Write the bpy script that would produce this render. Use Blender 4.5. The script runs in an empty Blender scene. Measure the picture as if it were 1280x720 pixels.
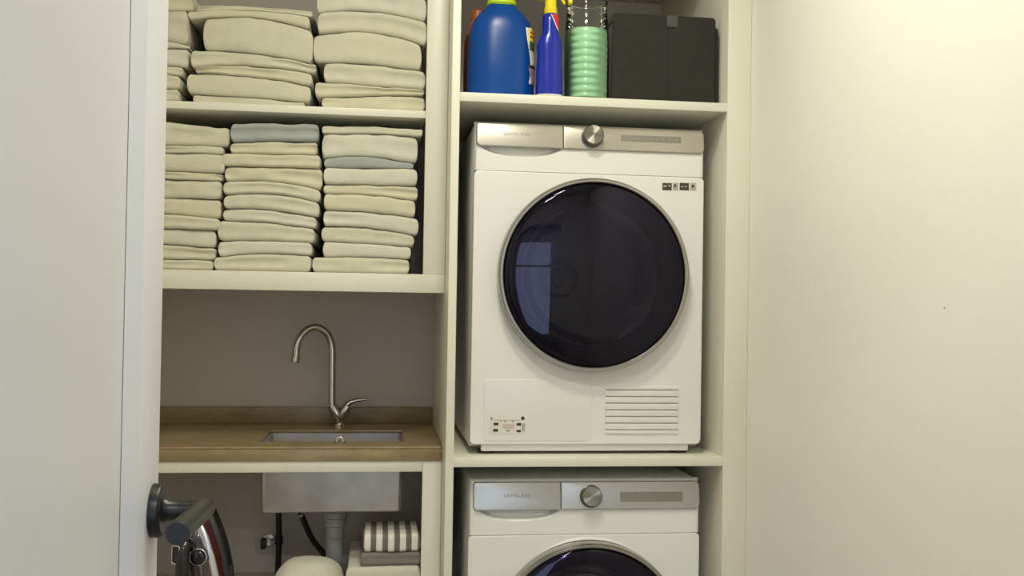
import bpy, bmesh, math, random
from mathutils import Vector, Matrix, noise

# ------------------------------------------------------------------ camera
F, CX, CY, YAW, PIT, ROL = 1276.46, 640.0, 360.0, .1293, .0153, .0160
CAMZ = 1.30
C = bpy.context.scene.collection
sc = bpy.context.scene
cam_d = bpy.data.cameras.new('camera'); cam = bpy.data.objects.new('camera', cam_d); C.objects.link(cam)
cam_d.sensor_fit = 'HORIZONTAL'; cam_d.sensor_width = 36.0; cam_d.lens = F / 1280 * 36.0
cam_d.clip_start = .02; cam_d.clip_end = 50
Fw = Vector((math.sin(YAW) * math.cos(PIT), math.cos(YAW) * math.cos(PIT), math.sin(PIT)))
Rt = Vector((math.cos(YAW), -math.sin(YAW), 0)); Up = Rt.cross(Fw)
cr, sr = math.cos(ROL), math.sin(ROL)
R2 = Rt * cr + Up * sr; U2 = Up * cr - Rt * sr
mw = Matrix.Identity(4)
for i in range(3):
    mw[i][0] = R2[i]; mw[i][1] = U2[i]; mw[i][2] = -Fw[i]
mw[2][3] = CAMZ
cam.matrix_world = mw
sc.camera = cam

# ------------------------------------------------------------------ world, exposure
w = bpy.data.worlds.new('world'); sc.world = w; w.use_nodes = True
w.node_tree.nodes['Background'].inputs[0].default_value = (.72, .84, 1, 1)
w.node_tree.nodes['Background'].inputs[1].default_value = 3.4
sc.view_settings.view_transform = 'Standard'
sc.view_settings.look = 'None'
sc.view_settings.gamma = 1
sc.view_settings.use_curve_mapping = False
sc.view_settings.exposure = 0.0

LAMP_POS = (.26, 1.70, 2.58)      # laundry ceiling downlight
LAMP_W = 9.8
LAMP_COL = (1.0, .96, .79)
FILL_LAMP_POS = (.16, 1.12, 2.58)      # added, unseen downlight near the doorway, brightens wall and cabinets
FILL_LAMP_W = 10.0
HALL_FILL_POS = (.20, -.75, 2.55)      # added, unseen hall lamp behind the camera for fill light
HALL_FILL_W = 22.0
HALL_FILL_COL = (.95, .97, 1.0)

# ------------------------------------------------------------------ pixel helpers (1280 x 720)
def ray(u, v):
    a, b = u - CX, v - CY
    x, vv = a * cr + b * sr, -a * sr + b * cr
    X, Y, Z = x / F, 1.0, -vv / F
    c, s = math.cos(PIT), math.sin(PIT)
    Y, Z = Y * c - Z * s, Y * s + Z * c
    c, s = math.cos(YAW), math.sin(YAW)
    return X * c + Y * s, -X * s + Y * c, Z
def at(u, v, Y):
    x, y, z = ray(u, v); k = Y / y
    return Vector((x * k, Y, CAMZ + z * k))
def atx(u, v, X):
    x, y, z = ray(u, v); k = X / x
    return Vector((X, y * k, CAMZ + z * k))

# ------------------------------------------------------------------ materials
MAT = {}
def mat(name, col, rough=.5, metal=0.0, var=0.0, vscale=8.0, bump=0.0, bscale=200.0, spec=.5, coat=0.0, sheen=0.0, aniso=0.0, detail=3.0, rvar=0.0):
    m = bpy.data.materials.new(name); m.use_nodes = True
    nt = m.node_tree; b = nt.nodes['Principled BSDF']
    b.inputs['Base Color'].default_value = (*col, 1)
    b.inputs['Roughness'].default_value = rough
    b.inputs['Metallic'].default_value = metal
    b.inputs['Specular IOR Level'].default_value = spec
    b.inputs['Coat Weight'].default_value = coat
    b.inputs['Coat Roughness'].default_value = .05
    b.inputs['Sheen Weight'].default_value = sheen
    b.inputs['Anisotropic'].default_value = aniso
    tc = nt.nodes.new('ShaderNodeTexCoord')
    if var > 0:
        n = nt.nodes.new('ShaderNodeTexNoise'); n.inputs['Scale'].default_value = vscale; n.inputs['Detail'].default_value = detail
        nt.links.new(tc.outputs['Object'], n.inputs['Vector'])
        r = nt.nodes.new('ShaderNodeValToRGB')
        r.color_ramp.elements[0].position = .3; r.color_ramp.elements[1].position = .7
        r.color_ramp.elements[0].color = (*[c * (1 - var) for c in col], 1)
        r.color_ramp.elements[1].color = (*[min(1, c * (1 + var)) for c in col], 1)
        nt.links.new(n.outputs['Fac'], r.inputs['Fac']); nt.links.new(r.outputs['Color'], b.inputs['Base Color'])
        if rvar > 0:
            mr = nt.nodes.new('ShaderNodeMapRange'); mr.inputs['To Min'].default_value = max(0, rough - rvar); mr.inputs['To Max'].default_value = rough + rvar
            nt.links.new(n.outputs['Fac'], mr.inputs['Value']); nt.links.new(mr.outputs['Result'], b.inputs['Roughness'])
    if bump > 0:
        n2 = nt.nodes.new('ShaderNodeTexNoise'); n2.inputs['Scale'].default_value = bscale; n2.inputs['Detail'].default_value = 2
        nt.links.new(tc.outputs['Object'], n2.inputs['Vector'])
        bp = nt.nodes.new('ShaderNodeBump'); bp.inputs['Strength'].default_value = bump; bp.inputs['Distance'].default_value = .002
        nt.links.new(n2.outputs['Fac'], bp.inputs['Height']); nt.links.new(bp.outputs['Normal'], b.inputs['Normal'])
    if aniso > 0:
        tg = nt.nodes.new('ShaderNodeTangent'); tg.direction_type = 'RADIAL'; tg.axis = 'Y'
        nt.links.new(tg.outputs['Tangent'], b.inputs['Tangent'])
    MAT[name] = m
    return m
def glassmat(name, tint, refl=(1, 1, 1), ior=1.5, rough=.02):
    m = bpy.data.materials.new(name); m.use_nodes = True
    nt = m.node_tree; nt.nodes.clear()
    out = nt.nodes.new('ShaderNodeOutputMaterial'); mx = nt.nodes.new('ShaderNodeMixShader')
    tr = nt.nodes.new('ShaderNodeBsdfTransparent'); gl = nt.nodes.new('ShaderNodeBsdfGlossy'); fr = nt.nodes.new('ShaderNodeFresnel')
    tr.inputs['Color'].default_value = (*tint, 1); gl.inputs['Color'].default_value = (*refl, 1); gl.inputs['Roughness'].default_value = rough
    fr.inputs['IOR'].default_value = ior
    nt.links.new(fr.outputs[0], mx.inputs[0]); nt.links.new(tr.outputs[0], mx.inputs[1]); nt.links.new(gl.outputs[0], mx.inputs[2])
    nt.links.new(mx.outputs[0], out.inputs['Surface'])
    MAT[name] = m; return m
def emitmat(name, col, strength):
    m = bpy.data.materials.new(name); m.use_nodes = True
    b = m.node_tree.nodes['Principled BSDF']; b.inputs['Base Color'].default_value = (*col, 1)
    b.inputs['Emission Color'].default_value = (*col, 1); b.inputs['Emission Strength'].default_value = strength
    MAT[name] = m; return m

mat('wall_paint', (.90, .88, .82), .55, var=.015, vscale=2.5, bump=.05, bscale=120)
mat('taupe_paint', (.59, .54, .49), .7, var=.03, vscale=3)
mat('hall_paint', (.72, .71, .71), .6, var=.02, vscale=3)
mat('ceiling_paint', (.82, .81, .77), .7, var=.01, vscale=3)
mat('floor_tile', (.34, .30, .25), .4, var=.06, vscale=6)
mat('grout', (.20, .18, .16), .8, var=.05, vscale=30)
mat('cabinet_white', (.75, .73, .62), .38, var=.012, vscale=5)
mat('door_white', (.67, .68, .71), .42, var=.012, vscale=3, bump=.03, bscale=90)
mat('towel_cream', (.64, .615, .48), .95, var=.035, vscale=25, bump=.5, bscale=900, sheen=.25)
mat('towel_white', (.67, .65, .535), .95, var=.03, vscale=25, bump=.5, bscale=900, sheen=.25)
mat('towel_ivory', (.645, .61, .455), .95, var=.04, vscale=25, bump=.5, bscale=900, sheen=.25)
mat('towel_grey', (.38, .395, .38), .95, var=.05, vscale=25, bump=.5, bscale=900, sheen=.25)
mat('towel_stone', (.22, .205, .18), .95, var=.05, vscale=25, bump=.5, bscale=900, sheen=.25)
mat('appliance_white', (.80, .795, .76), .28, var=.006, vscale=4)
mat('panel_silver', (.47, .44, .385), .30, metal=.75, var=.015, vscale=60)
mat('panel_silver_washer', (.50, .49, .48), .32, metal=.7, var=.015, vscale=60)
mat('chrome_ring', (.40, .39, .365), .22, metal=.95, var=.01, vscale=20)
mat('chrome', (.72, .70, .68), .12, metal=1, var=.02, vscale=20)
mat('tap_chrome', (.50, .48, .45), .16, metal=1, var=.02, vscale=20)
mat('dial_metal', (.30, .285, .25), .33, metal=1, aniso=.95)
mat('dial_rim', (.15, .145, .13), .3, metal=1, var=.02)
mat('display_grey', (.25, .23, .19), .4, var=.03, vscale=90)
mat('display_print', (.31, .29, .245), .4)
mat('drum_metal', (.42, .41, .40), .42, metal=.6, var=.05, vscale=30)
mat('dark_plastic', (.012, .012, .013), .35, var=.1)
mat('gasket', (.03, .03, .032), .5, var=.1)
mat('print_dark', (.045, .04, .03), .6, var=.1, vscale=40)
mat('print_grey', (.42, .40, .34), .6, var=.1, vscale=90)
mat('print_pink', (.60, .50, .46), .6, var=.04, vscale=90)
mat('letter_grey', (.25, .24, .23), .5)
glassmat('door_glass', (.31, .31, .285), (.56, .51, .80), 1.52)
glassmat('bowl_glass', (.9, .9, .9), (.8, .8, .85), 1.18, .08)
mat('black_metal', (.008, .008, .008), .34, var=.1, vscale=40, spec=.35)
mat('black_cap', (.008, .009, .013), .5, var=.1, vscale=40)
mat('steel', (.56, .54, .53), .36, metal=.85, var=.13, vscale=16, rvar=.1, detail=6)
mat('pipe_grey', (.30, .30, .30), .45, var=.03)
mat('hose_black', (.015, .014, .013), .45, var=.1)
mat('iron_black', (.012, .012, .013), .22, var=.1, vscale=20, coat=.4)
mat('iron_red', (.05, .002, .004), .5, var=.06, spec=.2)
mat('iron_silver', (.70, .69, .72), .2, metal=.85, var=.02)
mat('iron_smoke', (.045, .036, .034), .12, var=.1, coat=.5)
mat('blue_plastic', (.001, .055, .27), .28, var=.03, vscale=6, spec=.3)
mat('blue_deep', (.002, .018, .34), .22, var=.04, vscale=6)
mat('lime_cap', (.50, .68, .02), .35, var=.03)
mat('yellow_plastic', (.85, .66, .01), .35, var=.03)
mat('red_label', (.62, .02, .03), .4, var=.03)
mat('white_label', (.75, .72, .66), .4, var=.04, vscale=40)
mat('green_label', (.05, .12, .04), .4, var=.3, vscale=120)
mat('mauve_label', (.36, .20, .28), .4, var=.25, vscale=80)
mat('orange_plastic', (.42, .10, .03), .3, var=.05)
mat('dark_red_plastic', (.12, .015, .012), .3, var=.05)
mat('green_liquid', (.42, .72, .47), .5, var=.03, vscale=10)
glassmat('clear_plastic', (.93, .95, .92), (1, 1, 1), 1.4, .06)
mat('charcoal_fabric', (.019, .0175, .014), .9, var=.12, vscale=40, bump=.4, bscale=500, sheen=.15)
mat('charcoal_trim', (.016, .015, .013), .9, var=.1, vscale=40)
mat('tag_grey', (.06, .057, .054), .6, var=.08, vscale=60)
mat('lamp_rim', (.8, .8, .78), .4, var=.01)
emitmat('lamp_glow', LAMP_COL, 12.0)
emitmat('hall_fill_glow', HALL_FILL_COL, 6.0)

# counter: tan stone, speckled
def counter_mat():
    m = bpy.data.materials.new('counter_stone'); m.use_nodes = True
    nt = m.node_tree; b = nt.nodes['Principled BSDF']; b.inputs['Roughness'].default_value = .34
    tc = nt.nodes.new('ShaderNodeTexCoord'); mp = nt.nodes.new('ShaderNodeMapping'); mp.inputs['Scale'].default_value = (9, 30, 30)
    n = nt.nodes.new('ShaderNodeTexNoise'); n.inputs['Scale'].default_value = 1; n.inputs['Detail'].default_value = 6
    n2 = nt.nodes.new('ShaderNodeTexNoise'); n2.inputs['Scale'].default_value = 170; n2.inputs['Detail'].default_value = 2
    nt.links.new(tc.outputs['Object'], mp.inputs['Vector']); nt.links.new(mp.outputs['Vector'], n.inputs['Vector']); nt.links.new(tc.outputs['Object'], n2.inputs['Vector'])
    r = nt.nodes.new('ShaderNodeValToRGB')
    r.color_ramp.elements[0].position = .3; r.color_ramp.elements[0].color = (.235, .165, .075, 1)
    r.color_ramp.elements[1].position = .7; r.color_ramp.elements[1].color = (.36, .275, .15, 1)
    r2 = nt.nodes.new('ShaderNodeValToRGB')
    r2.color_ramp.elements[0].position = .33; r2.color_ramp.elements[0].color = (.86, .84, .82, 1)
    r2.color_ramp.elements[1].position = .45; r2.color_ramp.elements[1].color = (1, 1, 1, 1)
    mx = nt.nodes.new('ShaderNodeMix'); mx.data_type = 'RGBA'; mx.blend_type = 'MULTIPLY'; mx.inputs[0].default_value = 1
    nt.links.new(n.outputs['Fac'], r.inputs['Fac']); nt.links.new(n2.outputs['Fac'], r2.inputs['Fac'])
    nt.links.new(r.outputs['Color'], mx.inputs[6]); nt.links.new(r2.outputs['Color'], mx.inputs[7]); nt.links.new(mx.outputs[2], b.inputs['Base Color'])
    MAT['counter_stone'] = m
counter_mat()
def stripe_mat():
    m = bpy.data.materials.new('towel_striped'); m.use_nodes = True
    nt = m.node_tree; b = nt.nodes['Principled BSDF']; b.inputs['Roughness'].default_value = .95
    tc = nt.nodes.new('ShaderNodeTexCoord'); sx = nt.nodes.new('ShaderNodeSeparateXYZ')
    a = nt.nodes.new('ShaderNodeMath'); a.operation = 'MULTIPLY'; a.inputs[1].default_value = 1 / .0305
    fr = nt.nodes.new('ShaderNodeMath'); fr.operation = 'FRACT'
    r = nt.nodes.new('ShaderNodeValToRGB'); r.color_ramp.interpolation = 'LINEAR'
    e = r.color_ramp.elements; e[0].position = .44; e[0].color = (.80, .77, .68, 1); e[1].position = .52; e[1].color = (.17, .155, .135, 1)
    e3 = e.new(.93); e3.color = (.17, .155, .135, 1); e4 = e.new(1.0); e4.color = (.80, .77, .68, 1)
    ad = nt.nodes.new('ShaderNodeMath'); ad.operation = 'ADD'; ad.inputs[1].default_value = .31
    nt.links.new(tc.outputs['Object'], sx.inputs[0]); nt.links.new(sx.outputs['X'], a.inputs[0]); nt.links.new(a.outputs[0], ad.inputs[0])
    nt.links.new(ad.outputs[0], fr.inputs[0]); nt.links.new(fr.outputs[0], r.inputs['Fac']); nt.links.new(r.outputs['Color'], b.inputs['Base Color'])
    MAT['towel_striped'] = m
stripe_mat()

# ------------------------------------------------------------------ mesh helpers
def link(name, me, m, parent=None, smooth=None):
    if isinstance(m, str): m = MAT[m]
    if m: me.materials.append(m)
    if smooth is not None:
        for p in me.polygons: p.use_smooth = True
        me.set_sharp_from_angle(angle=math.radians(smooth))
    o = bpy.data.objects.new(name, me); C.objects.link(o)
    if parent: o.parent = parent
    return o
def mk(name, verts, faces, m, parent=None, smooth=None, fix=True):
    me = bpy.data.meshes.new(name); me.from_pydata([tuple(v) for v in verts], [], faces)
    if fix:
        bm = bmesh.new(); bm.from_mesh(me); bmesh.ops.remove_doubles(bm, verts=bm.verts, dist=1e-6)
        bmesh.ops.recalc_face_normals(bm, faces=bm.faces); bm.to_mesh(me); bm.free()
    me.update()
    return link(name, me, m, parent, smooth)
def empty(name, loc, label=None, cat=None, group=None, rz=0):
    o = bpy.data.objects.new(name, None); C.objects.link(o); o.location = loc; o.rotation_euler = (0, 0, rz)
    o.empty_display_size = .05
    tag(o, label, cat, group); return o
def tag(o, label=None, cat=None, group=None, kind=None):
    if label: o['label'] = label
    if cat: o['category'] = cat
    if group: o['group'] = group
    if kind: o['kind'] = kind
    return o
def box(name, x0, x1, y0, y1, z0, z1, m, parent=None, bev=.0015, seg=2):
    me = bpy.data.meshes.new(name); bm = bmesh.new()
    bmesh.ops.create_cube(bm, size=1)
    for v in bm.verts:
        v.co = Vector(((x0 + x1) / 2 + v.co.x * (x1 - x0), (y0 + y1) / 2 + v.co.y * (y1 - y0), (z0 + z1) / 2 + v.co.z * (z1 - z0)))
    if bev > 0: bmesh.ops.bevel(bm, geom=bm.edges[:], offset=bev, segments=seg, profile=.5, affect='EDGES')
    bm.to_mesh(me); bm.free()
    return link(name, me, m, parent, 40 if bev > 0 else None)
def loft(name, rings, m, parent=None, smooth=40, cap0=True, cap1=True, closed=True):
    n = len(rings[0]); V = [p for r in rings for p in r]; Fc = []
    for i in range(len(rings) - 1):
        for j in range(n if closed else n - 1):
            k = (j + 1) % n
            Fc.append((i * n + j, i * n + k, (i + 1) * n + k, (i + 1) * n + j))
    if cap0: Fc.append(tuple(range(n)))
    if cap1: Fc.append(tuple((len(rings) - 1) * n + j for j in range(n)))
    return mk(name, V, Fc, m, parent, smooth)
def lathe_y(name, prof, m, parent=None, cx=0, cz=0, n=72, smooth=35, cap0=False, cap1=False):
    """profile of (radius, y) spun about the y axis"""
    rings = [[(cx + r * math.cos(2 * math.pi * j / n), y, cz + r * math.sin(2 * math.pi * j / n)) for j in range(n)] for r, y in prof]
    return loft(name, rings, m, parent, smooth, cap0, cap1)
def lathe_z(name, prof, m, parent=None, cx=0, cy=0, n=48, smooth=35, cap0=True, cap1=True, ex=1.0, ey=1.0):
    rings = [[(cx + ex * r * math.cos(2 * math.pi * j / n), cy + ey * r * math.sin(2 * math.pi * j / n), z) for j in range(n)] for r, z in prof]
    return loft(name, rings, m, parent, smooth, cap0, cap1)
def tube(name, pts, rad, m, parent=None, n=16, smooth=50):
    pts = [Vector(p) for p in pts]; rads = rad if isinstance(rad, (list, tuple)) else [rad] * len(pts)
    t = (pts[1] - pts[0]).normalized(); ref = Vector((0, 0, 1)) if abs(t.z) < .9 else Vector((0, 1, 0))
    nrm = t.cross(ref).normalized(); rings = []
    for i, p in enumerate(pts):
        a = pts[max(i - 1, 0)]; b = pts[min(i + 1, len(pts) - 1)]; t = (b - a).normalized()
        nrm = (nrm - t * nrm.dot(t)).normalized(); bi = t.cross(nrm)
        rings.append([p + (nrm * math.cos(2 * math.pi * j / n) + bi * math.sin(2 * math.pi * j / n)) * rads[i] for j in range(n)])
    return loft(name, rings, m, parent, smooth)
def rrect(x0, x1, z0, z1, rads, seg=8):
    """rounded rectangle in x,z ; rads = (bl, br, tr, tl)"""
    out = []
    cs = [(x0, z0, 1, 1, 180), (x1, z0, -1, 1, 270), (x1, z1, -1, -1, 0), (x0, z1, 1, -1, 90)]
    for (x, z, sx, sz, a0), r in zip(cs, rads):
        for k in range(seg + 1):
            a = math.radians(a0 + 90 * k / seg)
            out.append((x + sx * r + r * math.cos(a), z + sz * r + r * math.sin(a)))
    return out
def plate(name, outline, y0, y1, m, parent=None, bev=.002, smooth=35, tilt=0.0, z0=0.0):
    """solid plate whose front (y0, nearer the viewer) edge is softened"""
    cx = sum(p[0] for p in outline) / len(outline); cz = sum(p[1] for p in outline) / len(outline)
    xs = [p[0] for p in outline]; zs = [p[1] for p in outline]
    hx = (max(xs) - min(xs)) / 2; hz = (max(zs) - min(zs)) / 2; mx = (max(xs) + min(xs)) / 2; mz = (max(zs) + min(zs)) / 2
    def inset(d): return [(mx + (x - mx) * (hx - d) / hx, mz + (z - mz) * (hz - d) / hz) for x, z in outline]
    rings = [[(x, y1, z) for x, z in outline], [(x, y0 + bev, z) for x, z in outline]]
    for a in (30, 60, 90):
        d = bev * (1 - math.cos(math.radians(a))); yy = y0 + bev * (1 - math.sin(math.radians(a)))
        rings.append([(x, yy, z) for x, z in inset(d)])
    if tilt: rings = [[(x, y + tilt * (z - z0), z) for x, y, z in r_] for r_ in rings]
    return loft(name, rings, m, parent, smooth)
def text(name, s, size, loc, m, parent, width=None, extrude=.0004):
    cu = bpy.data.curves.new(name, 'FONT'); cu.body = s; cu.size = size; cu.extrude = extrude; cu.align_x = 'CENTER'; cu.align_y = 'CENTER'
    o = bpy.data.objects.new(name, cu); C.objects.link(o)
    dg = bpy.context.evaluated_depsgraph_get(); dg.update()
    me = bpy.data.meshes.new_from_object(o.evaluated_get(dg)); me.name = name
    bpy.data.objects.remove(o)
    xs = [v.co.x for v in me.vertices]; k = 1 if not width else width / (max(xs) - min(xs))
    for v in me.vertices: v.co = Vector((v.co.x * k, v.co.z * -1, v.co.y)) + Vector(loc)
    return link(name, me, m, parent)

# ------------------------------------------------------------------ main planes
TY, LY, BY = 2.5145, 2.6436, 3.157           # tower front, shelf unit front, back wall
A0, A1, A2 = .1689, .1894, .8754             # tower divider and right panel
WR, WL = .938, -.86
CEIL = 2.62
HY = -1.65                                   # hall back wall

def struct(o): o['kind'] = 'structure'; return o
def plane_box(name, *a, m=None, parent=None): return box(name, *a, m, parent, bev=0)

# floor: slab + tiles
fl = struct(plane_box('floor', -1.9, 2.0, HY - .1, BY + .1, -.06, -.004, m='grout'))
tile_me = None
ts = .45
for i in range(4):
    for j in range(7):
        x0 = WL + .003 + i * ts; y0 = .34 + j * ts
        x1 = min(x0 + ts - .004, WR); y1 = min(y0 + ts - .004, BY)
        if x1 - x0 < .05 or y1 - y0 < .05: continue
        box('tile', x0, x1, y0, y1, -.004, 0, 'floor_tile', fl, bev=.0012, seg=1)
struct(plane_box('ceiling', -1.9, 2.0, HY - .1, BY + .1, CEIL, CEIL + .08, m='ceiling_paint'))
struct(plane_box('wall_back', WL - .1, WR + .1, BY, BY + .1, 0, CEIL, m='taupe_paint'))
wr = struct(plane_box('wall_right', WR, WR + .1, .36, BY, 0, CEIL, m='wall_paint'))
struct(plane_box('wall_left', WL - .1, WL, .36, BY, 0, CEIL, m='wall_paint'))
nh = atx(1181, 385, WR)
lathe_y('nail_hole', [(.0022, -.0006), (.0017, -.0010), (.0006, -.0006)], 'print_grey', wr, n=12)
o = wr.children[0]; o.rotation_euler = (0, 0, -math.pi / 2); o.location = (WR - .0002, nh.y, nh.z)
# front wall with the doorway (beside and behind the camera)
DX0, DX1, DZ = -.268, .56, 2.06
wf = struct(plane_box('wall_front', -1.9, DX0 - .05, .26, .36, 0, CEIL, m='hall_paint'))
plane_box('wall_section', DX1 + .05, 2.0, .26, .36, 0, CEIL, m='hall_paint', parent=wf)
plane_box('lintel', DX0 - .05, DX1 + .05, .26, .36, DZ + .05, CEIL, m='hall_paint', parent=wf)
tr = struct(box('trim_1', DX0 - .05, DX0, .245, .375, 0, DZ + .05, 'door_white'))
box('jamb', DX1, DX1 + .05, .245, .375, 0, DZ + .05, 'door_white', tr)
box('head', DX0, DX1, .245, .375, DZ, DZ + .05, 'door_white', tr)
# hall behind the camera
WX0, WX1, WZ0, WZ1 = -.40, .46, .12, 2.24
hb = struct(plane_box('wall_hall_back', -1.9, WX0, HY - .1, HY, 0, CEIL, m='hall_paint'))
plane_box('wall_section', WX1, 2.0, HY - .1, HY, 0, CEIL, m='hall_paint', parent=hb)
plane_box('wall_section', WX0, WX1, HY - .1, HY, WZ1, CEIL, m='hall_paint', parent=hb)
plane_box('wall_section', WX0, WX1, HY - .1, HY, 0, WZ0, m='hall_paint', parent=hb)
wn = struct(empty('window_1', (WX0, HY - .06, WZ0)))
ww_, wh_ = WX1 - WX0, WZ1 - WZ0
for a_ in ((0, .05, 0, wh_), (ww_ - .05, ww_, 0, wh_), (.05, ww_ - .05, 0, .05), (.05, ww_ - .05, wh_ - .05, wh_)):
    box('window_frame', a_[0], a_[1], -.02, .03, a_[2], a_[3], 'door_white', wn)
box('transom', .05, ww_ - .05, -.015, .025, wh_ * .72, wh_ * .72 + .04, 'door_white', wn)
box('pane', .05, ww_ - .05, 0, .005, .05, wh_ * .72, 'clear_plastic', wn, bev=0)
box('pane', .05, ww_ - .05, 0, .005, wh_ * .72 + .04, wh_ - .05, 'clear_plastic', wn, bev=0)
struct(plane_box('wall_hall_left', -1.9, -1.8, HY, .26, 0, CEIL, m='hall_paint'))
struct(plane_box('wall_hall_right', 1.9, 2.0, HY, .26, 0, CEIL, m='hall_paint'))

# ------------------------------------------------------------------ lamps
def area(name, loc, power, col, size, parent, spread=math.pi):
    l = bpy.data.lights.new(name, 'AREA'); l.shape = 'DISK'; l.size = size; l.energy = power; l.color = col; l.spread = spread
    o = bpy.data.objects.new(name, l); C.objects.link(o); o.parent = parent; o.location = loc; return o
for LP, LW, lab_ in ((LAMP_POS, LAMP_W, 'round recessed warm downlight in the ceiling before the appliances'), (FILL_LAMP_POS, FILL_LAMP_W, 'added round warm fill downlight in the ceiling just inside the doorway')):
    t = empty('ceiling_downlight', LP[:2] + (CEIL,), lab_, 'lamp', 'recessed ceiling downlights')
    lathe_z('trim_ring', [(.125, 0), (.125, -.006), (.120, -.009), (.108, -.009), (.105, -.004), (.105, 0)], 'lamp_rim', t, cap0=False, cap1=False)
    lathe_z('diffuser', [(.104, -.0035), (.104, -.0045), (.02, -.005)], 'lamp_glow', t)
    area('downlight_glow', (0, 0, -.012), LW, LAMP_COL, .20, t)
t = empty('hall_fill_lamp', HALL_FILL_POS[:2] + (CEIL,), 'added flat round neutral fill lamp on the hall ceiling outside the doorway', 'lamp')
lathe_z('lamp_base', [(.16, 0), (.16, -.02), (.15, -.025)], 'lamp_rim', t)
lathe_z('diffuser', [(.15, -.025), (.15, -.04), (.12, -.055), (.03, -.06)], 'hall_fill_glow', t)
area('hall_fill_light', (0, 0, -.065), HALL_FILL_W, HALL_FILL_COL, .28, t)

# ------------------------------------------------------------------ open door
dx = -.217                                   # face that looks into the room
d_far, d_near = 1.07, .32
y_stile = atx(179, 300, dx).y; y_bev = atx(157, 300, dx - .011).y
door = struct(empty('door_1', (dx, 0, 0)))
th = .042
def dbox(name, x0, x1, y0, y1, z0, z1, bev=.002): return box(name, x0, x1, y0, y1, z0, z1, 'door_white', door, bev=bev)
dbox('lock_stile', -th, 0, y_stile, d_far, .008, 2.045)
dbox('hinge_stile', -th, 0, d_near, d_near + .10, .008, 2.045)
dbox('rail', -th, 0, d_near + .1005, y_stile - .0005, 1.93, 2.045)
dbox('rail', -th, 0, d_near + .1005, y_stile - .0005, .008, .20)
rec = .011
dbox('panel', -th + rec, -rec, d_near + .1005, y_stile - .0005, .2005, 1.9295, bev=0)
# moulding bevels round the recessed panel
ya, yb, za, zb = d_near + .1005, y_stile - .0005, .2005, 1.9295; mwid = y_stile - y_bev
P = [(-.0005, ya, za), (-.0005, yb, za), (-.0005, yb, zb), (-.0005, ya, zb)]
Q = [(-rec + .0006, ya + mwid, za + mwid), (-rec + .0006, yb - mwid, za + mwid), (-rec + .0006, yb - mwid, zb - mwid), (-rec + .0006, ya + mwid, zb - mwid)]
Bk = [(-rec - .001, *p[1:]) for p in P]
for i in range(4):
    j = (i + 1) % 4
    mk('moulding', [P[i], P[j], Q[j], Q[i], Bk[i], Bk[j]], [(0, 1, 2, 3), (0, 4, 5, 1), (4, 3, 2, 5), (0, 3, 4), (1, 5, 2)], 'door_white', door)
# lever handle
hp = atx(190.5, 638, dx)
hd = tag(empty('door_handle', (0, hp.y, hp.z)), 'black metal lever handle on a round rose'); hd.parent = door
def lathe_x(name, prof, m, parent, n=48, smooth=35, cap0=True, cap1=True):
    rings = [[(x, r * math.cos(2 * math.pi * j / n), r * math.sin(2 * math.pi * j / n)) for j in range(n)] for r, x in prof]
    return loft(name, rings, m, parent, smooth, cap0, cap1)
lathe_x('rose', [(.0262, .0005), (.0262, .008), (.0255, .010), (.0235, .0115), (.012, .0118)], 'black_metal', hd)
lathe_x('neck', [(.0125, .0118), (.0105, .016), (.0098, .03), (.0098, .050)], 'black_metal', hd)
lv = tube('lever', [(.048, .014, .0), (.048, .010, 0), (.048, -.02, .001), (.048, -.06, .003), (.048, -.128, .006)], [.0085, .0105, .0105, .0105, .0105], 'black_metal', hd, n=32)
tube('end_cap', [(.048, -.128, .006), (.048, -.130, .006)], [.0102, .0096], 'black_cap', hd, n=32)

# ------------------------------------------------------------------ tall appliance tower
Z_US0, Z_US1 = 1.7994, 1.8219                # upper shelf bottom / top
Z_LS0, Z_LS1 = .8951, .9176                  # lower shelf bottom / top
Z_TOP = 2.262
tw = empty('tall_cabinet', ((A0 + WR) / 2, TY, 0), 'tall open white cabinet housing the stacked appliances', 'cabinet')
def tb(name, x0, x1, y0, y1, z0, z1, bev=.0012): 
    c = tw.location
    return box(name, x0 - c.x, x1 - c.x, y0 - c.y, y1 - c.y, z0, z1, 'cabinet_white', tw, bev)
tb('side_panel', A0, A1, TY, BY - .001, 0, 2.55)
tb('side_panel', A2, WR - .0005, TY, BY - .001, 0, 2.55)
tb('shelf', A1, A2, TY + .0005, BY - .001, Z_US0, Z_US1)
tb('shelf', A1, A2, TY + .0005, BY - .001, Z_LS0, Z_LS1)
tb('shelf', A1, A2, TY + .0005, BY - .001, Z_TOP, Z_TOP + .0225)
tb('top_panel', A1, A2, TY + .0005, BY - .001, 2.5275, 2.55)

# ------------------------------------------------------------------ wall shelf unit (left)
ZL0, ZL1 = 1.3243, 1.372                     # bottom panel
ZM0, ZM1 = 1.7765, 1.7955                    # middle shelf
B1 = .1115
sx0 = WL + .001
su = empty('shelf_unit', (-.35, LY, ZL0), 'open white shelf unit holding the folded towel stacks', 'shelf unit')
def sb(name, x0, x1, y0, y1, z0, z1, parent=su, bev=.0012, m='cabinet_white'):
    c = parent.location
    return box(name, x0 - c.x, x1 - c.x, y0 - c.y, y1 - c.y, z0 - c.z, z1 - c.z, m, parent, bev)
sb('bottom_panel', sx0, A0 - .0008, LY, BY - .001, ZL0, ZL1)
sb('face_stile', B1, A0 - .0008, LY, LY + .02, ZL1, 2.55)
sb('side_panel', B1 + .022, A0 - .0012, LY + .0202, BY - .001, ZL1, 2.55)
sb('side_panel', sx0, sx0 + .02, LY, BY - .001, ZL1, 2.55)
sb('shelf', sx0 + .0202, B1 - .0003, LY + .001, BY - .001, ZM0, ZM1)
sb('top_panel', sx0 + .0202, B1 + .0218, LY + .0205, BY - .001, 2.40, 2.42)

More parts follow.
